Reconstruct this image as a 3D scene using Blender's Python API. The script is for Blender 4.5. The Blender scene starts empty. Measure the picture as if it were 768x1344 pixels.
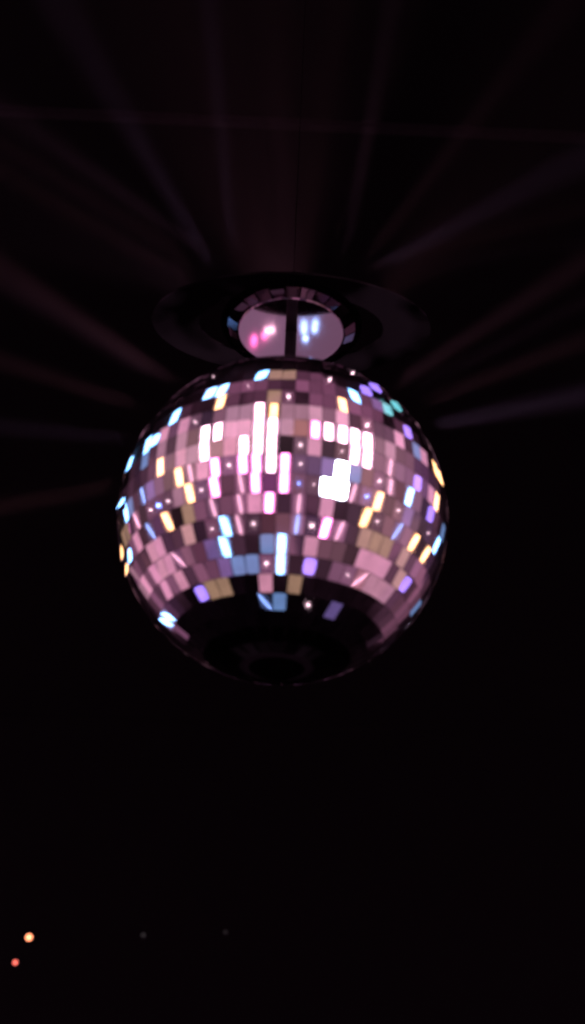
import bpy, bmesh, math, random
from mathutils import Vector, Matrix
sc = bpy.context.scene
C = sc.collection
R = 0.25                                   # ball radius in metres, ball centre at the origin
# ---------------------------------------------------------------- camera
cd = bpy.data.cameras.new('camera'); cam = bpy.data.objects.new('camera', cd); C.objects.link(cam)
D = 1.746; EL = math.radians(30)
rows = [[0.999038, -0.043108, -0.008048], [-0.028762, -0.505584, -0.862298], [0.033103, 0.8617, -0.506337]]
m = Matrix([r + [0] for r in rows] + [[0, 0, 0, 1]])
m.translation = Vector((0, -D*math.cos(EL), -D*math.sin(EL)))
cam.matrix_world = m
cd.sensor_fit = 'VERTICAL'; cd.sensor_height = 24.0; cd.lens = 24.0*1500/1344
cd.clip_start = 0.02; cd.clip_end = 200
cd.dof.use_dof = True; cd.dof.focus_distance = 2.6; cd.dof.aperture_fstop = 1.6   # the photo is slightly out of focus
sc.camera = cam
# ---------------------------------------------------------------- colour management, sampling
sc.view_settings.view_transform = 'Standard'; sc.view_settings.look = 'None'
sc.view_settings.exposure = 0; sc.view_settings.gamma = 1
sc.cycles.max_bounces = 8; sc.cycles.glossy_bounces = 6; sc.cycles.volume_bounces = 0
sc.cycles.caustics_reflective = False; sc.cycles.caustics_refractive = False
sc.cycles.use_denoising = True
sc.cycles.sample_clamp_direct = 0; sc.cycles.sample_clamp_indirect = 12
# ---------------------------------------------------------------- world: dim coloured glow of the club all around
w = bpy.data.worlds.new('World'); sc.world = w; w.use_nodes = True
nt = w.node_tree; nt.nodes.clear()
def N(t, **k):
    n = nt.nodes.new(t)
    for a, b in k.items(): setattr(n, a, b)
    return n
def math_(op, a, b=None, c=None, clamp=False):
    n = N('ShaderNodeMath', operation=op, use_clamp=clamp)
    for i, v in enumerate((a, b, c)):
        if v is None: continue
        if isinstance(v, (int, float)): n.inputs[i].default_value = v
        else: nt.links.new(v, n.inputs[i])
    return n.outputs[0]
def vmath(op, a, b=None):
    n = N('ShaderNodeVectorMath', operation=op)
    for i, v in enumerate((a, b)):
        if v is None: continue
        if isinstance(v, (tuple, list)): n.inputs[i].default_value = v
        else: nt.links.new(v, n.inputs[i])
    return n
tc = N('ShaderNodeTexCoord')
dirn = vmath('NORMALIZE', tc.outputs['Generated']).outputs[0]
acc = None
def add(v):
    global acc
    acc = v if acc is None else vmath('ADD', acc, v).outputs[0]
BASE = (0.050, 0.026, 0.044)
for x, y, z, r, g, b, wd in [[-0.514, -0.646, 0.565, 0.488, 0.267, 0.319, 15.0], [0.138, -0.811, 0.569, 0.385, 0.224, 0.251, 15.0], [0.615, -0.552, 0.562, 0.407, 0.224, 0.266, 14.0], [-0.876, -0.28, 0.392, 0.192, 0.129, 0.144, 16.0], [-0.953, 0.136, 0.272, 0.081, 0.052, 0.084, 16.0], [0.81, -0.194, 0.553, 0.163, 0.103, 0.114, 15.0], [0.899, -0.438, 0.001, 0.148, 0.09, 0.091, 18.0], [0.981, 0.152, 0.124, 0.133, 0.086, 0.076, 15.0], [0.451, -0.88, 0.151, 0.104, 0.077, 0.152, 14.0], [-0.317, -0.945, -0.085, 0.207, 0.06, 0.144, 14.0], [0.0, -0.846, -0.533, 0.052, 0.026, 0.049, 18.0], [-0.905, 0.046, -0.423, 0.163, 0.069, 0.099, 16.0], [-0.451, -0.387, -0.804, 0.022, 0.017, 0.053, 14.0], [0.602, -0.48, -0.637, 0.089, 0.052, 0.061, 16.0], [0.809, 0.077, -0.582, 0.192, 0.077, 0.122, 14.0], [0.862, 0.279, 0.423, 0.037, 0.017, 0.068, 18.0], [-0.796, -0.577, 0.183, 0.118, 0.069, 0.091, 14.0], [-0.799, 0.588, -0.122, 0.104, 0.043, 0.068, 18.0], [0.299, -0.241, -0.923, 0.044, 0.022, 0.03, 14.0], [0.0, -0.99, 0.14, 0.111, 0.06, 0.091, 14.0]]:
    d = vmath('DOT_PRODUCT', dirn, (x, y, z)).outputs['Value']
    k = 1.0/(1-math.cos(math.radians(wd)))
    e = math_('EXPONENT', math_('MULTIPLY', math_('SUBTRACT', d, 1.0), k))
    s = N('ShaderNodeVectorMath', operation='SCALE'); s.inputs[0].default_value = (r, g, b); nt.links.new(e, s.inputs['Scale'])
    add(s.outputs[0])
acc = vmath('ADD', acc, BASE).outputs[0]
vor = N('ShaderNodeTexVoronoi'); vor.inputs['Scale'].default_value = 6; nt.links.new(dirn, vor.inputs['Vector'])
sepc = N('ShaderNodeSeparateColor'); nt.links.new(vor.outputs['Color'], sepc.inputs[0])
vfac = math_('MULTIPLY_ADD', math_('POWER', sepc.outputs[0], 1.3), 0.95, 0.36)
s = N('ShaderNodeVectorMath', operation='SCALE'); nt.links.new(acc, s.inputs[0]); nt.links.new(vfac, s.inputs['Scale']); acc = s.outputs[0]
# slight hue change from patch to patch (warm amber / cool violet lights)
mixw = vmath('MULTIPLY_ADD', vor.outputs['Color'], (0.35, 0.5, 0.7)); mixw.inputs[2].default_value = (0.85, 0.72, 0.62)
acc = vmath('MULTIPLY', acc, mixw.outputs[0]).outputs[0]
sx = N('ShaderNodeSeparateXYZ'); nt.links.new(dirn, sx.inputs[0])
def sstep(v, a, b):
    n = N('ShaderNodeMapRange', interpolation_type='SMOOTHSTEP'); nt.links.new(v, n.inputs[0])
    n.inputs['From Min'].default_value = a; n.inputs['From Max'].default_value = b
    return n.outputs[0]
top = sstep(math_('MULTIPLY_ADD', sx.outputs[1], 0.15, sx.outputs[2]), 0.75, 0.70)      # the dark roof void overhead
low = sstep(math_('MULTIPLY_ADD', sx.outputs[1], -0.55, sx.outputs[2]), -0.76, -0.69)   # the dark floor
back = sstep(vmath('DOT_PRODUCT', dirn, (0, math.cos(EL), math.sin(EL))).outputs['Value'], math.cos(math.radians(38)), math.cos(math.radians(50)))
mask = math_('MULTIPLY', math_('MULTIPLY', top, low), back)
dim = math_('MULTIPLY_ADD', back, math_('MULTIPLY', low, 1.0), 0.0)
s = N('ShaderNodeVectorMath', operation='SCALE'); nt.links.new(acc, s.inputs[0]); nt.links.new(mask, s.inputs['Scale'])
s2 = N('ShaderNodeVectorMath', operation='SCALE'); s2.inputs[0].default_value = (0.34, 0.11, 0.22)
nt.links.new(math_('MULTIPLY', dim, math_('POWER', sepc.outputs[1], 2.0)), s2.inputs['Scale'])
pd = sstep(vmath('DOT_PRODUCT', dirn, (0, .766, -.643)).outputs['Value'], math.cos(math.radians(17)), math.cos(math.radians(9)))
s3 = N('ShaderNodeVectorMath', operation='SCALE'); s3.inputs[0].default_value = (.30, .15, .25); nt.links.new(math_('MULTIPLY', pd, vfac), s3.inputs['Scale'])
s2a = vmath('ADD', s2.outputs[0], s3.outputs[0])
fin = vmath('ADD', vmath('ADD', s.outputs[0], s2a.outputs[0]).outputs[0], (0.0004, 0.00015, 0.0004)).outputs[0]
bg = N('ShaderNodeBackground'); nt.links.new(fin, bg.inputs[0]); bg.inputs[1].default_value = 1.0
wo = N('ShaderNodeOutputWorld'); nt.links.new(bg.outputs[0], wo.inputs[0])
w.cycles.sampling_method = 'MANUAL'; w.cycles.sample_map_resolution = 512
# ---------------------------------------------------------------- unseen lamps added around the ball to make the tile and plate glints
KIND = {'H': ((26, 27, 34), .040), 'W': ((14, 7.4, 10), .031), 'M': ((11, 2.5, 7), .031), 'B': ((1.7, 4.2, 8.5), .030), 'A': ((6, 3.0, 1.25), .030),
        'V': ((.75, .45, 2.2), .030), 'T': ((.25, 1.0, 1.1), .030), 'P': ((.74, .31, .45), .05), 'p': ((.36, .18, .24), .05),
        'a': ((.42, .25, .16), .05), 'b': ((.17, .30, .62), .04), 'v': ((.15, .10, .30), .05), 'o': ((8, 5, 6), .0052), 'z': ((2, 3.5, 12), .006),
        's': ((2.4, 1.1, 1.6), .012), 'u': ((.8, 1.3, 3.2), .012), 'j': ((9, 4.5, 6), .010), 'm': ((8, .9, 3.4), .010), 'k': ((2.6, 4.4, 9), .011)}
NAMES = {'H': 'white', 'W': 'pink_white', 'M': 'magenta', 'B': 'blue', 'A': 'amber', 'V': 'violet', 'T': 'teal', 'P': 'pink', 'p': 'soft_pink', 'a': 'soft_amber',
         'b': 'soft_blue', 'v': 'soft_violet', 'o': 'tiny_white', 'z': 'tiny_blue', 's': 'thin_pink', 'u': 'thin_blue', 'j': 'small_pink_white', 'm': 'small_magenta', 'k': 'small_blue'}
def lamp(kind, name, loc, col, energy, rad):
    l = bpy.data.lights.new(name, kind); mx = max(col); l.color = [c/mx for c in col]; l.energy = energy; l.shadow_soft_size = rad
    o = bpy.data.objects.new(name, l); C.objects.link(o); o.location = loc
    return o
for c, x, y, z in [('H', 1.437, -2.173, 0.319), ('H', 1.451, -2.179, -0.294), ('B', -0.448, -0.245, 2.47), ('B', -1.098, -0.276, 2.258), ('B', -1.662, 0.34, 1.85), ('B', 1.126, -0.312, 2.244), ('A', -1.288, -0.769, 2.063), ('A', 1.062, -1.061, 2.078), ('A', -0.279, -1.874, 1.772), ('W', -0.68, -2.073, 1.42), ('W', -0.382, -2.448, 0.862), ('W', -0.383, -2.591, 0.29), ('W', -1.068, -2.243, 0.83), ('W', -1.791, -1.231, 1.387), ('W', -1.863, -1.611, 0.845), ('M', 0.757, -2.101, 1.344), ('W', 0.986, -1.914, 1.45), ('W', 1.531, -1.59, 1.36), ('W', 1.875, -1.581, 0.868), ('M', -0.011, -2.596, 0.425), ('M', 0.007, -2.617, -0.388), ('M', -1.122, -2.362, 0.279), ('M', -0.927, -2.455, -0.276), ('M', -1.782, -1.882, 0.356), ('M', -1.805, -1.894, -0.213), ('A', -2.395, -0.831, 0.484), ('A', -2.288, -1.243, -0.035), ('A', -2.342, -0.135, 0.999), ('B', -1.84, 0.78, 1.509), ('B', -1.374, 1.434, 1.471), ('B', -1.863, 1.414, 0.843), ('A', -2.535, -0.31, -0.397), ('A', -1.364, 1.829, 0.938), ('B', -1.637, 1.772, -0.715), ('B', -1.565, -1.635, -1.347), ('B', -0.039, -1.83, -1.911), ('M', 1.279, -1.951, -1.235), ('A', 2.145, -1.345, -0.659), ('A', 2.296, -1.225, -0.01), ('B', 2.493, -0.215, 0.559), ('A', 2.0, 1.096, 1.025), ('B', 1.893, 1.501, 0.594), ('A', 2.495, 0.505, -0.047), ('A', 2.283, 1.069, 0.137), ('A', 1.417, 1.4, 1.472), ('T', 1.407, 0.367, 2.042), ('T', 1.191, 0.485, 2.172), ('V', 1.013, 0.23, 2.322), ('V', 1.638, 0.609, 1.787), ('V', -1.713, 0.348, -1.909), ('V', 0.804, -1.244, -2.181), ('V', 2.332, 0.756, 0.631), ('V', 2.23, 1.033, -0.659), ('V', 2.343, 0.191, 0.963), ('P', -0.972, -2.057, 1.278), ('P', -1.367, -2.069, 0.83), ('P', 0.689, -2.386, 0.843), ('P', 1.205, -1.471, 1.748), ('P', -0.806, -2.366, -0.866), ('P', -2.015, -1.595, 0.432), ('P', -2.258, -0.826, 0.921), ('P', -1.858, -0.355, 1.699), ('P', -1.938, 0.203, 1.607), ('P', -2.259, 1.122, 0.072), ('P', -2.473, 0.362, -0.574), ('P', -2.248, 1.0, -0.655), ('P', -2.148, 0.375, -1.38), ('P', -1.909, 1.609, -0.255), ('P', -0.429, -0.803, -2.466), ('P', 1.17, -2.199, -0.881), ('P', 0.773, -1.619, -1.938), ('P', 2.122, 0.864, 1.022), ('P', 2.022, -0.754, -1.476), ('P', 2.27, -0.084, -1.254), ('P', 1.942, -0.107, 1.631), ('P', 1.865, 0.757, 1.496), ('o', -1.405, -2.208, 0.246), ('o', 0.707, -2.533, -0.249), ('z', 0.468, -2.578, -0.349), ('o', 0.397, -2.455, 0.837), ('o', 0.418, -2.592, 0.238), ('o', 2.181, -1.323, 0.494), ('z', 2.096, -1.556, -0.137), ('o', 2.306, -1.092, -0.548), ('o', 2.528, -0.519, 0.072), ('o', -0.845, -2.102, -1.366), ('o', -1.877, -1.392, -1.197), ('o', 0.704, -2.123, -1.417), ('z', -2.565, -0.138, 0.091), ('o', -2.549, 0.118, 0.224), ('o', 1.649, -0.981, 1.705), ('o', -1.801, -0.689, 1.68), ('o', -0.353, -1.424, -2.197), ('o', 1.694, -0.68, -1.88), ('o', 0.793, -0.286, -2.48), ('o', 2.338, 0.867, 0.413), ('o', 0.029, -1.347, 2.185), ('o', -0.748, -0.71, 2.327), ('o', 0.661, -0.156, 2.427), ('o', -0.895, 0.326, 2.339), ('o', 0.672, 0.309, 2.429), ('o', 1.376, -2.031, 0.895), ('o', -2.514, -0.621, 0.018), ('o', -2.1, -1.546, -0.197), ('s', -1.223, -1.96, -1.28), ('s', -1.248, -2.194, -0.77), ('u', 0.369, -2.171, -1.472), ('s', 1.443, -1.775, -1.317), ('s', 1.92, -1.774, -0.114), ('s', 2.224, -0.881, 0.957), ('s', -2.251, -1.233, 0.396), ('u', -2.53, 0.364, -0.122), ('s', -1.867, -1.729, -0.652), ('s', 0.343, -2.486, -0.845), ('u', 2.539, -0.3, -0.361), ('s', -2.32, 0.008, -1.141), ('s', 1.922, -0.346, -1.729), ('u', -0.371, -0.316, -2.574), ('s', -2.284, 0.956, 0.454), ('u', -2.381, 0.521, 0.689), ('a', -0.219, -0.283, 2.496), ('a', -0.303, -1.386, 2.145), ('v', 1.32, 0.177, 2.127), ('p', -1.204, -1.45, 1.763), ('p', 0.03, -1.819, 1.842), ('p', 0.658, -1.751, 1.79), ('b', 1.779, -1.894, 0.315), ('v', 1.182, -2.317, 0.359), ('p', -2.439, -0.879, 0.011), ('p', -2.144, -1.123, 0.903), ('b', -1.966, 0.797, 1.318), ('b', -2.064, 1.187, 0.762), ('v', -2.466, 0.221, 0.592), ('a', -2.3, -0.759, -0.96), ('a', -2.359, -0.999, -0.452), ('a', -1.692, 1.685, 0.661), ('p', -2.413, 0.693, -0.463), ('p', -1.622, 1.88, -0.003), ('v', -1.778, -0.982, -1.658), ('b', -1.211, -1.163, -2.028), ('b', 0.003, -0.423, -2.59), ('b', -0.474, -1.882, -1.8), ('a', -1.546, -0.17, -2.098), ('a', 0.346, -0.847, -2.467), ('v', 2.567, -0.192, 0.061), ('b', 1.624, 1.648, 0.869), ('a', 2.414, -0.465, -0.836), ('a', 2.463, 0.355, -0.63), ('a', 2.068, -1.095, -1.176), ('p', 2.086, 0.091, -1.532), ('p', 2.135, 0.751, -1.206), ('b', 1.417, 2.018, 0.173), ('v', 1.282, 0.237, -2.249), ('p', 2.07, -0.651, 1.36), ('b', 1.901, 0.514, 1.562), ('p', 0.09, -2.274, 1.286), ('p', -2.129, -0.612, 1.286), ('p', -2.154, 0.07, 1.332), ('j', -0.093, 2.003, -1.286), ('j', -0.075, 2.0, -1.288), ('m', -0.144, 2.036, -1.271), ('m', -0.146, 2.055, -1.263), ('k', 0.049, 1.97, -1.301), ('k', 0.05, 1.994, -1.29), ('k', 0.093, 1.964, -1.303), ('k', 0.092, 1.989, -1.292), ('m', -0.105, 2.025, -1.277), ('k', 0.058, 2.028, -1.276)]:
    col, rad = KIND[c]
    if c in 'oz': rad *= random.uniform(.6, 1.15); fl = random.uniform(.25, 1.2); col = tuple(q*fl for q in col)
    dist = Vector((x, y, z)).length
    rad = rad*(1.5+dist)/3.9
    aim = (Vector((0, 0, .06))-Vector((x, y, z))).to_track_quat('-Z', 'Y').to_euler()
    if c in 'WMABsu':                         # added lamps stretched tall to give streak-shaped glints
        l = bpy.data.lights.new(NAMES[c]+'_added_streak_lamp', 'AREA'); l.shape = 'ELLIPSE'; l.size = rad*.85; l.size_y = rad*5 if c in 'WMAB' else rad*8
        l.energy = max(col)*math.pi*(math.pi*l.size*l.size_y/4); l.color = [q/max(col) for q in col]
        o = bpy.data.objects.new(l.name, l); C.objects.link(o); o.location = (x, y, z); o.rotation_euler = aim
    else:
        o = lamp('SPOT', NAMES[c]+'_added_glint_lamp', (x, y, z), col, 4*math.pi**2*rad*rad*max(col), rad)
        o.rotation_euler = aim; o.data.spot_size = 2*math.atan(.42/dist); o.data.spot_blend = .1
# spot lamps added for beams and glow in the haze, imitating light off tiles
BCOL = [(.95, .36, .52), (.85, .38, .62), (.95, .36, .48), (.75, .42, .80), (.95, .36, .42)]
for i, (x, y, z, dx, dy, dz, wd, pw) in enumerate([[0.0, 0.1, 0.45, -0.2523, -0.3916, 0.8849, 75, 0.03], [-0.1349, 0.0058, 0.43, -0.7838, 0.0339, 0.6201, 50, 0.015], [0.135, 0.0004, 0.43, 0.5959, 0.0016, 0.8031, 50, 0.015], [-0.1242, -0.053, 0.43, -0.5151, -0.22, 0.8284, 10.799999999999999, 0.168], [0.0, 0.1, 0.45, 0.1072, -0.6318, 0.7677, 7.199999999999999, 0.126], [0.1041, -0.0859, 0.43, 0.5811, -0.4795, 0.6576, 8.4, 0.147], [-0.1079, -0.0812, 0.43, -0.7903, -0.595, 0.1467, 7.199999999999999, 0.26039999999999996], [-0.1214, -0.0591, 0.43, -0.8687, -0.4228, 0.2581, 4.8, 0.336], [-0.0987, -0.0921, 0.43, -0.1356, -0.1265, 0.9826, 6.0, 0.252], [0.0, 0.1, 0.45, -0.3718, -0.7292, 0.5745, 3.5999999999999996, 0.147], [0.0, 0.1, 0.45, -0.0934, -0.6408, 0.762, 6.0, 0.147], [0.0811, -0.1079, 0.43, 0.1399, -0.186, 0.9725, 6.0, 0.294], [0.0524, -0.1244, 0.43, 0.2993, -0.7105, 0.6369, 3.5999999999999996, 0.168], [0.1115, -0.0761, 0.43, 0.8169, -0.5576, 0.1474, 10.799999999999999, 0.17639999999999997], [0.102, -0.0885, 0.43, 0.7305, -0.6336, -0.2549, 4.8, 0.21], [-0.1631, -0.0775, 0.1843, -0.8509, -0.4043, 0.3354, 10.0, 0.41250000000000003], [-0.172, -0.1142, 0.1547, -0.8215, -0.5455, 0.1659, 5.0, 0.33], [-0.2038, -0.1001, 0.1225, -0.8976, -0.4406, 0.0108, 7.5, 0.33], [-0.2187, -0.1274, 0.0502, -0.833, -0.4852, -0.2659, 6.25, 0.275], [-0.2238, -0.1261, -0.0239, -0.76, -0.4283, -0.4888, 6.25, 0.44000000000000006], [0.1509, -0.0836, 0.1919, 0.8075, -0.4473, 0.3845, 8.75, 0.33], [0.1679, -0.0945, 0.1715, 0.8419, -0.4737, 0.2584, 5.0, 0.22000000000000003], [0.1848, -0.1071, 0.1448, 0.8594, -0.4981, 0.1152, 7.5, 0.33], [0.2054, -0.1176, 0.1026, 0.8655, -0.4955, -0.0731, 10.0, 0.33], [-0.1348, -0.0079, 0.43, -0.843, -0.0492, 0.5356, 6.0, 0.252], [-0.1332, -0.0218, 0.43, -0.9832, -0.1612, 0.0861, 3.5999999999999996, 0.168], [0.1116, -0.0759, 0.43, 0.7951, -0.5405, -0.2751, 3.5999999999999996, 0.147]]):
    o = lamp('SPOT', 'added_beam_lamp', (x, y, z), BCOL[i % 5], 8500*pw, 0.012)
    o.rotation_euler = Vector((dx, dy, dz)).to_track_quat('-Z', 'Y').to_euler()
    o.data.spot_size = math.radians(wd); o.data.spot_blend = 1.0
# ---------------------------------------------------------------- materials
def mat(name, col, metal=0, rough=.5, emit=None, es=0):
    m = bpy.data.materials.new(name); m.use_nodes = True; p = m.node_tree.nodes['Principled BSDF']
    p.inputs['Base Color'].default_value = (*col, 1); p.inputs['Metallic'].default_value = metal; p.inputs['Roughness'].default_value = rough
    if emit: p.inputs['Emission Color'].default_value = (*emit, 1); p.inputs['Emission Strength'].default_value = es
    return m, p
def noisy(name, col, metal, rough, scale=30, amt=.3):
    m, p = mat(name, col, metal, rough); t = m.node_tree
    tcn = t.nodes.new('ShaderNodeTexCoord'); nz = t.nodes.new('ShaderNodeTexNoise'); nz.inputs['Scale'].default_value = scale; nz.inputs['Detail'].default_value = 5
    t.links.new(tcn.outputs['Object'], nz.inputs['Vector'])
    mr = t.nodes.new('ShaderNodeMapRange'); mr.inputs['To Min'].default_value = max(0, rough-amt); mr.inputs['To Max'].default_value = min(1, rough+amt)
    t.links.new(nz.outputs[0], mr.inputs[0]); t.links.new(mr.outputs[0], p.inputs['Roughness'])
    p.inputs['Specular IOR Level'].default_value = .12 if max(col) < .0039 else .5
    return m
# mirror tile: clear reflection plus a faint veil of dust, both tinted by a per-tile value (tarnish plus painted dark reflections)
mt, p = mat('mirror_tile_glass', (.9, .9, .9), 1, .035)
t = mt.node_tree
at = t.nodes.new('ShaderNodeAttribute'); at.attribute_name = 'tarnish_and_shade'
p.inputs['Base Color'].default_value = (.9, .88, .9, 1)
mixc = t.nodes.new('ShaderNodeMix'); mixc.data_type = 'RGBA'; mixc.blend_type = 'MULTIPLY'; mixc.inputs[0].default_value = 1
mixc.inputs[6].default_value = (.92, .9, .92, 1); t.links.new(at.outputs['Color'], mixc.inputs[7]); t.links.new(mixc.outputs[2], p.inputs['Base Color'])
g2 = t.nodes.new('ShaderNodeBsdfGlossy'); g2.inputs['Roughness'].default_value = .22; t.links.new(mixc.outputs[2], g2.inputs['Color'])
tcn = t.nodes.new('ShaderNodeTexCoord'); nz = t.nodes.new('ShaderNodeTexNoise'); nz.inputs['Scale'].default_value = 55; nz.inputs['Detail'].default_value = 4
t.links.new(tcn.outputs['Object'], nz.inputs['Vector'])
mr = t.nodes.new('ShaderNodeMapRange'); mr.inputs['From Min'].default_value = .35; mr.inputs['From Max'].default_value = .75
mr.inputs['To Min'].default_value = .12; mr.inputs['To Max'].default_value = .36; t.links.new(nz.outputs[0], mr.inputs[0])
ms = t.nodes.new('ShaderNodeMixShader'); t.links.new(mr.outputs[0], ms.inputs[0]); t.links.new(p.outputs[0], ms.inputs[1]); t.links.new(g2.outputs[0], ms.inputs[2])
t.links.new(ms.outputs[0], t.nodes['Material Output'].inputs[0])
m_grout = noisy('tile_adhesive', (.02, .016, .02), 0, .6)
m_black = noisy('black_painted_metal', (.012, .012, .013), .3, .5)
m_chrome = noisy('chrome', (.8, .8, .82), 1, .10, 40, .06)
m_plate = noisy('polished_mirror_plate', (.68, .62, .68), 1, .05, 12, .03)
m_flat = noisy('matt_black_paint', (.0015, .0014, .0016), 0, .75, 20, .15)
m_flat.node_tree.nodes['Principled BSDF'].inputs['Specular IOR Level'].default_value = 0
m_grout.node_tree.nodes['Principled BSDF'].inputs['Specular IOR Level'].default_value = .08
m_ceil = noisy('dark_ceiling_paint', (.0012, .001, .0012), 0, .9, 3, .05)
m_wall = noisy('dark_wall_paint', (.0015, .0012, .0015), 0, .9, 3, .05)
# ---------------------------------------------------------------- helpers
def link(name, bm, m, parent=None, smooth=False):
    me = bpy.data.meshes.new(name); bm.normal_update(); bm.to_mesh(me); bm.free(); me.materials.append(m)
    if smooth:
        for f in me.polygons: f.use_smooth = True
    o = bpy.data.objects.new(name, me); C.objects.link(o)
    if parent: o.parent = parent
    return o
def thing(name, label, cat, loc=(0, 0, 0), group=None):
    o = bpy.data.objects.new(name, None); C.objects.link(o); o.location = loc; o['label'] = label; o['category'] = cat
    if group: o['group'] = group
    return o
def lathe(prof, seg=64, closed=False):
    bm = bmesh.new(); rings = []
    for r, z in prof:
        if r < 1e-6: rings.append([bm.verts.new((0, 0, z))])
        else: rings.append([bm.verts.new((r*math.cos(2*math.pi*i/seg), r*math.sin(2*math.pi*i/seg), z)) for i in range(seg)])
    pairs = list(zip(rings, rings[1:]))
    if closed: pairs.append((rings[-1], rings[0]))
    for a, b in pairs:
        for i in range(seg):
            j = (i+1) % seg
            if len(a) == 1: bm.faces.new((a[0], b[j], b[i]))
            elif len(b) == 1: bm.faces.new((a[i], a[j], b[0]))
            else: bm.faces.new((a[i], a[j], b[j], b[i]))
    bmesh.ops.recalc_face_normals(bm, faces=bm.faces)
    return bm
def box(bm, x0, x1, y0, y1, z0, z1):
    v = [bm.verts.new((x, y, z)) for z in (z0, z1) for x, y in ((x0, y0), (x1, y0), (x1, y1), (x0, y1))]
    for f in ((0, 3, 2, 1), (4, 5, 6, 7), (0, 1, 5, 4), (1, 2, 6, 5), (2, 3, 7, 6), (3, 0, 4, 7)): bm.faces.new([v[i] for i in f])
# ---------------------------------------------------------------- the setting
bm = bmesh.new()                                      # dark ceiling above and behind the ball, splayed to keep the ball's reflected light clear
pts = [(-2.0, -.12), (2.0, -.12), (9.0, 12.2), (-9.0, 12.2)]
v = [bm.verts.new((x, y, z)) for z in (4.0, 4.1) for x, y in pts]
for f in ((0, 3, 2, 1), (4, 5, 6, 7), (0, 1, 5, 4), (1, 2, 6, 5), (2, 3, 7, 6), (3, 0, 4, 7)): bm.faces.new([v[i] for i in f])
o = link('ceiling', bm, m_ceil); o['kind'] = 'structure'
bm = bmesh.new(); box(bm, -3, 3, 2.66, 2.70, 3.95, 3.998)
o = link('ceiling_trim', bm, noisy('trim_paint', (.005, .003, .004), 0, .8)); o['kind'] = 'structure'
bm = bmesh.new(); box(bm, -6.5, 6.5, 12.0, 12.15, -4.9, 3.995)
o = link('back_wall', bm, m_wall); o['kind'] = 'structure'
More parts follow.
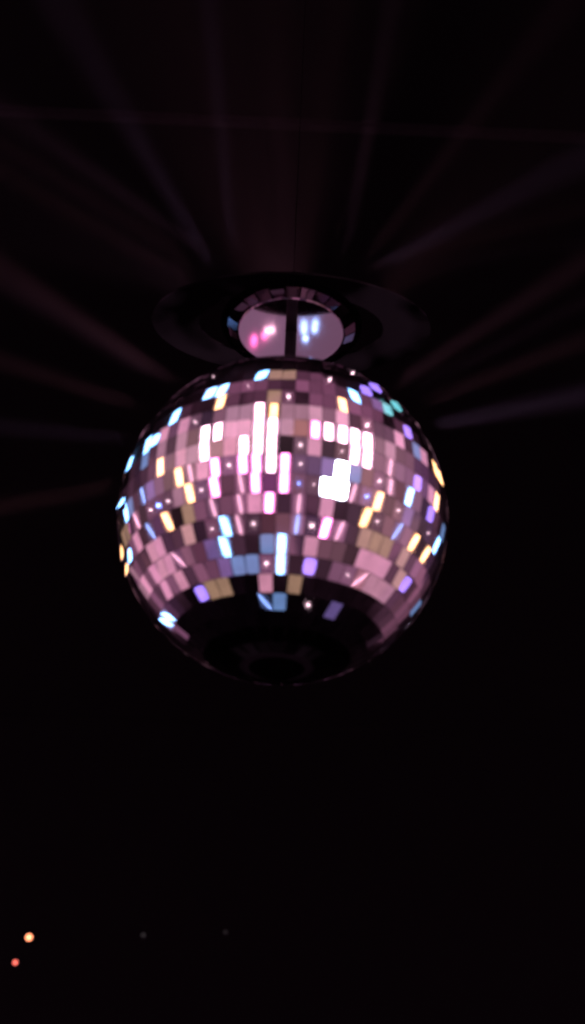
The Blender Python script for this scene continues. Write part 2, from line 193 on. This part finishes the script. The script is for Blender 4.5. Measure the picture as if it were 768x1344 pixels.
# ---------------------------------------------------------------- mirror ball
ball = thing('mirror_ball', 'large mirror ball glittering pink, white, blue and amber, hanging from a rod', 'disco ball')
prof = [(0, -R+.003)] + [((R-.0032)*math.cos(math.radians(a)), (R-.0032)*math.sin(math.radians(a))) for a in range(-87, 90, 3)] + [(0, R-.003)]
link('ball_shell', lathe(prof, 96), m_grout, ball, True)
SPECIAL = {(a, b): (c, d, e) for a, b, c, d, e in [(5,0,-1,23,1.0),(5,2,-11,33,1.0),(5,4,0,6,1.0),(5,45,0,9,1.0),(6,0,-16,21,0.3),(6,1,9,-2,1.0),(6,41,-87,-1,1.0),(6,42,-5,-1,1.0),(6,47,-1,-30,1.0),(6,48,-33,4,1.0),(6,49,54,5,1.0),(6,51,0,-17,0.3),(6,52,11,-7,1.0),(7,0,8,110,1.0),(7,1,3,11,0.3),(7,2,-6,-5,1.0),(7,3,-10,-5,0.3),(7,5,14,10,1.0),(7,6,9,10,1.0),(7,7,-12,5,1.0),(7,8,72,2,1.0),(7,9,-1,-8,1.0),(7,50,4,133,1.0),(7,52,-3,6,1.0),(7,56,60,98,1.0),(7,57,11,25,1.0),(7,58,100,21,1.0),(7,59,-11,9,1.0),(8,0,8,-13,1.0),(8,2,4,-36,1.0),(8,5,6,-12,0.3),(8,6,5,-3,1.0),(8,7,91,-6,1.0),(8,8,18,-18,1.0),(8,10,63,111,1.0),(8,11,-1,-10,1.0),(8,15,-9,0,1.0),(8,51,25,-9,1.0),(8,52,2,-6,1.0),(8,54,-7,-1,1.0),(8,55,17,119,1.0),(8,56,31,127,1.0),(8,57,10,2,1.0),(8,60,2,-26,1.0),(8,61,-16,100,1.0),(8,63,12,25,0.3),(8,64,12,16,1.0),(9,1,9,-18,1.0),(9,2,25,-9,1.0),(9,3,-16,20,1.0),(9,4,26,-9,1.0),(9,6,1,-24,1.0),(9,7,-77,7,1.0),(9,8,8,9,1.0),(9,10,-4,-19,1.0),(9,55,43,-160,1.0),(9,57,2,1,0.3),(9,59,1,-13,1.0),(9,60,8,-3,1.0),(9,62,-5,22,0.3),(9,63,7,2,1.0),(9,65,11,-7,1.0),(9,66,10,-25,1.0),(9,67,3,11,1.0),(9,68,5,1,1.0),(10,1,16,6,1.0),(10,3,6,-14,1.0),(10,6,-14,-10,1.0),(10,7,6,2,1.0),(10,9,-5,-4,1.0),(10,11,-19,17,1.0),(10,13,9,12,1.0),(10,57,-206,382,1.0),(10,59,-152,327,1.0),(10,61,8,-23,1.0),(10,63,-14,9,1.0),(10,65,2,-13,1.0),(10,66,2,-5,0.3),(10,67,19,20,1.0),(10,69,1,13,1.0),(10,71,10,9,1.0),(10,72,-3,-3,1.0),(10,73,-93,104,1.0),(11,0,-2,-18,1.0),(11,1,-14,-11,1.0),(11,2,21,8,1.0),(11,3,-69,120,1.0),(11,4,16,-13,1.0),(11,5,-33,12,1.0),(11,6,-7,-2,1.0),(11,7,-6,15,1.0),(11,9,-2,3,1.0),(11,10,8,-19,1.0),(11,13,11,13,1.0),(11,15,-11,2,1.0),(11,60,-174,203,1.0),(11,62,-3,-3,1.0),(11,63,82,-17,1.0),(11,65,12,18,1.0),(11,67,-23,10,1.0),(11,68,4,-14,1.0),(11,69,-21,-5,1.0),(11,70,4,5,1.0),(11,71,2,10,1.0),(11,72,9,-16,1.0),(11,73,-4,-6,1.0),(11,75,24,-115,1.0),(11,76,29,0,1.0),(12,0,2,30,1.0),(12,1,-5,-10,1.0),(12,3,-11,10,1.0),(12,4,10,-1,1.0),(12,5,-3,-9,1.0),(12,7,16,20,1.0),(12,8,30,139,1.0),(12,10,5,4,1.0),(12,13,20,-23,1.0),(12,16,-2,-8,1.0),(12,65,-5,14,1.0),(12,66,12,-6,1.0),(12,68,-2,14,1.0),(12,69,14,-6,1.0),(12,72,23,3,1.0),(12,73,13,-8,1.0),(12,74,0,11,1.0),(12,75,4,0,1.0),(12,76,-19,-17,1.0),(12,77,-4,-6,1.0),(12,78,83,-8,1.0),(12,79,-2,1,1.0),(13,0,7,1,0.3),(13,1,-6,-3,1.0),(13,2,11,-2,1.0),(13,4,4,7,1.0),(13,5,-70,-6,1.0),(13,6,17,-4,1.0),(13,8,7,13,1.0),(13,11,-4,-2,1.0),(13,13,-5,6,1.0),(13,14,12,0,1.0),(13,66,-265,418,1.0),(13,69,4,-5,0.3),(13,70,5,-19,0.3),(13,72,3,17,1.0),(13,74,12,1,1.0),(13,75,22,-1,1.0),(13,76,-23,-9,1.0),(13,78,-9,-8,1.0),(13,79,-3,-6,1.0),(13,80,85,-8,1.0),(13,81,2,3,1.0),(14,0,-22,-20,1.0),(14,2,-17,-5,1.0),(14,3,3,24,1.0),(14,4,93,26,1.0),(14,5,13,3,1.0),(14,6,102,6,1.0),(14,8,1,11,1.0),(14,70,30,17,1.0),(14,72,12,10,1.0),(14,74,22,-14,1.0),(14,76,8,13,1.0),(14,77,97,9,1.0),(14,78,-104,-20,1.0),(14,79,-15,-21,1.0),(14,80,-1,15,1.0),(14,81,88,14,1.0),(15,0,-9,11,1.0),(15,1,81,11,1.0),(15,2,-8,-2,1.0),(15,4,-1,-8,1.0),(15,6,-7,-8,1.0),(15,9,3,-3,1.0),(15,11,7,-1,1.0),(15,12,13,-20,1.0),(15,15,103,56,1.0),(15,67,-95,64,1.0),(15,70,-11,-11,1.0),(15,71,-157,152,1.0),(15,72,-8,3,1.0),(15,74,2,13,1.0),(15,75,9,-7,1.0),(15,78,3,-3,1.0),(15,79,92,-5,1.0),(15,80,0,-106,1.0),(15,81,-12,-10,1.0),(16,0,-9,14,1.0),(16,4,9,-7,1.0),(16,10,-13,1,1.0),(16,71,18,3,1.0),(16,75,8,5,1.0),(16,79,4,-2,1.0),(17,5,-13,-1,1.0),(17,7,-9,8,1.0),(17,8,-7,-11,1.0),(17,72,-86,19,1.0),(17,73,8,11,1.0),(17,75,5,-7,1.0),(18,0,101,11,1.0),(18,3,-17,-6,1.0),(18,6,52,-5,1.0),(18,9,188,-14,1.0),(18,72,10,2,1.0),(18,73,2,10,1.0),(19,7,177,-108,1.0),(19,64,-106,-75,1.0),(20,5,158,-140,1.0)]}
random.seed(4)
NR = 29; dph = math.radians(180/NR)
bm = bmesh.new(); lay = bm.verts.layers.float_color.new('tarnish_and_shade')
GAP = .0007
for k in range(NR):
    phi = math.radians(-90+180/NR*(k+.5))
    if abs(math.degrees(phi)) > 80: continue
    n = max(6, round(82*math.cos(phi))); off = 0.0
    for j in range(n):
        th = 2*math.pi*(j+off)/n
        nv = Vector((math.cos(phi)*math.sin(th), -math.cos(phi)*math.cos(th), math.sin(phi)))
        a = nv.cross(Vector((0, 0, 1))).normalized(); b = a.cross(nv)
        tx, ty, tn = random.gauss(0, .012), random.gauss(0, .012), 1
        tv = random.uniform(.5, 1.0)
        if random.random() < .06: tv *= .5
        if phi < -1.13: tv *= .04                # paints the dark floor's reflection into the lowest rings
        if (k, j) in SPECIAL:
            tx, ty, tn = SPECIAL[(k, j)]; tx /= 1000; ty /= 1000; tv = 1.0 if tn == 1 else tn  # listed low tints paint dark reflections into single tiles
        n2 = (nv + a*tx + b*ty).normalized()
        a2 = (a - n2*a.dot(n2)).normalized(); b2 = a2.cross(n2)*-1
        if b2.dot(b) < 0: b2 = -b2
        rt = random.gauss(0, .012); a3 = a2*math.cos(rt)+b2*math.sin(rt); b3 = b2*math.cos(rt)-a2*math.sin(rt)
        hh = R*dph/2 - GAP/2
        wt = [2*math.pi*R*math.cos(phi+s*dph/2*.95)/n/2 - GAP/2 for s in (-1, 1)]
        hw = [min(wt[0], wt[1]*1.06+.0002), min(wt[1], wt[0]*1.06+.0002)]
        c = nv*(R-.0006)
        T = .0024
        q = []
        for lift in (-T, 0):
            for sx_, sy_ in ((-1, -1), (1, -1), (1, 1), (-1, 1)):
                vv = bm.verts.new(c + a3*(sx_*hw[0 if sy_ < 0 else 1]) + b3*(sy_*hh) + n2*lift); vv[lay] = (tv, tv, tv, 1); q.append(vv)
        fs = [bm.faces.new([q[i] for i in f]) for f in ((4, 5, 6, 7), (0, 1, 5, 4), (1, 2, 6, 5), (2, 3, 7, 6), (3, 0, 4, 7))]
        fs[0].normal_update()
        if fs[0].normal.dot(nv) < 0:
            for f in fs: f.normal_flip()
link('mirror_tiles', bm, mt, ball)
link('top_cap', lathe([(0, R+.012), (.022, R+.011), (.030, R+.006), (.043, R-.001), (.045, R-.012), (0, R-.014)], 48), m_chrome, ball, True)
link('bottom_cap', lathe([(0, -R-.003), (.028, -R-.001), (.040, -R+.006), (0, -R+.014)], 48), m_flat, ball, True)
link('suspension_rod', lathe([(0, R+.0125), (.0098, R+.0125), (.0098, .3625), (0, .3625)], 32), m_black, ball, True)
# ---------------------------------------------------------------- mount above the ball
mo = thing('ceiling_mount', 'round polished mirror plate with black canopy right above the mirror ball', 'ceiling mount', (0, 0, .365))
link('mirror_plate', lathe([(0, -.002), (.088, -.002), (.090, .0), (.090, .006), (0, .006)], 96), m_plate, mo)
bm = bmesh.new(); SEG = 26
for i in range(SEG):
    a0 = 2*math.pi*(i+.06)/SEG; a1 = 2*math.pi*(i+.94)/SEG; dz = random.gauss(0, .0022)
    vs = [bm.verts.new((r*math.cos(a), r*math.sin(a), z+dz*s)) for (r, z, s) in ((.0915, -.001, 1), (.1085, .007, -1)) for a in (a0, a1)]
    vt = [bm.verts.new(v_.co + Vector((0, 0, .004))) for v_ in vs]
    for f in ((vs[0], vs[1], vs[3], vs[2]), (vt[0], vt[2], vt[3], vt[1]), (vs[0], vt[0], vt[1], vs[1]), (vs[2], vs[3], vt[3], vt[2]), (vs[0], vs[2], vt[2], vt[0]), (vs[1], vt[1], vt[3], vs[3])): bm.faces.new(f)
bmesh.ops.recalc_face_normals(bm, faces=bm.faces)
m_rim = noisy('smoked_mirror', (.20, .15, .19), 1, .10, 30, .05)
link('faceted_rim', bm, m_rim, mo)
m_glass = noisy('smoked_glass', (.004, .003, .004), 0, .09, 18, .05)
p = m_glass.node_tree.nodes['Principled BSDF']; tt = m_glass.node_tree    # patchy film on the glass
nz = tt.nodes.new('ShaderNodeTexNoise'); nz.inputs['Scale'].default_value = 9; nz.inputs['Detail'].default_value = 2
cr = tt.nodes.new('ShaderNodeMapRange'); cr.inputs['From Min'].default_value = .42; cr.inputs['From Max'].default_value = .62; cr.inputs['To Max'].default_value = .16
tn = tt.nodes.new('ShaderNodeTexCoord'); tt.links.new(tn.outputs['Object'], nz.inputs['Vector']); tt.links.new(nz.outputs[0], cr.inputs[0]); tt.links.new(cr.outputs[0], p.inputs['Specular IOR Level'])
g = lathe([(.66, .013), (1.0, .013), (1.0, .0165), (.66, .0165)], 96, True)
for v_ in g.verts: v_.co.x *= .236; v_.co.y *= .132
link('oval_glass_panel', g, m_glass, mo)
link('canopy', lathe([(.0905, .0135), (.110, .0135), (.116, .010), (.119, .016), (.112, .030), (.080, .050), (.03, .066), (.013, .070), (.013, .075), (.0006, .078), (.0006, 3.63), (0, 3.63)], 64), m_flat, mo, True)
# ---------------------------------------------------------------- small lights far behind, on the back wall
LEDC = [((1.0, .30, .14), 5, .026, 'larger warm orange white indicator lamp glowing on the dark wall, upper of the glowing pair'),
        ((1.0, .16, .12), 3, .018, 'smaller red indicator lamp glowing on the dark wall, lower of the glowing pair'),
        ((.6, .6, .62), .08, .014, 'dim grey indicator lamp on the dark wall, nearer the glowing pair'),
        ((.6, .6, .62), .05, .012, 'faintest grey indicator lamp on the dark wall, farthest right of the row')]
for (x, y, z), (col, es, rad, lab) in zip([[-2.618, 11.9, 1.387], [-2.729, 11.9, 1.12], [-1.357, 11.9, 1.46], [-0.444, 11.9, 1.527]], LEDC):
    t_ = thing('indicator_lamp', lab, 'indicator lamp', (x, 12.0, z), 'small indicator lamps on the back wall')
    b1 = lathe([(rad*1.25, 0), (rad*1.5, .004), (rad*1.5, .05), (rad*1.9, .055), (rad*1.9, .098), (0, .098)], 32)
    bmesh.ops.transform(b1, matrix=Matrix.Rotation(math.radians(-90), 4, 'X') @ Matrix.Translation((0, 0, 0)), verts=b1.verts)
    for v_ in b1.verts: v_.co.y = v_.co.y - .1
    link('housing', b1, m_black, t_, True)
    b2 = lathe([(0, -.008), (rad*.6, -.006), (rad, 0), (rad*1.2, .008), (0, .012)], 32)
    bmesh.ops.transform(b2, matrix=Matrix.Rotation(math.radians(-90), 4, 'X'), verts=b2.verts)
    for v_ in b2.verts: v_.co.y = v_.co.y - .1
    ml, _ = mat('lamp_lens', (.1, .05, .05), 0, .3, col, es)
    link('lens', b2, ml, t_, True)
# ---------------------------------------------------------------- thin club haze
bm = bmesh.new(); box(bm, -10, 10, -5, 12.6, -5, 4.4)
hz = link('haze', bm, m_black); hz['kind'] = 'stuff'
mh = bpy.data.materials.new('haze_air'); mh.use_nodes = True; t = mh.node_tree; t.nodes.clear()
pv = t.nodes.new('ShaderNodeVolumePrincipled'); pv.inputs['Density'].default_value = .0008; pv.inputs['Color'].default_value = (.9, .85, .9, 1); pv.inputs['Anisotropy'].default_value = 0
ou = t.nodes.new('ShaderNodeOutputMaterial'); t.links.new(pv.outputs[0], ou.inputs['Volume'])
hz.data.materials.clear(); hz.data.materials.append(mh)
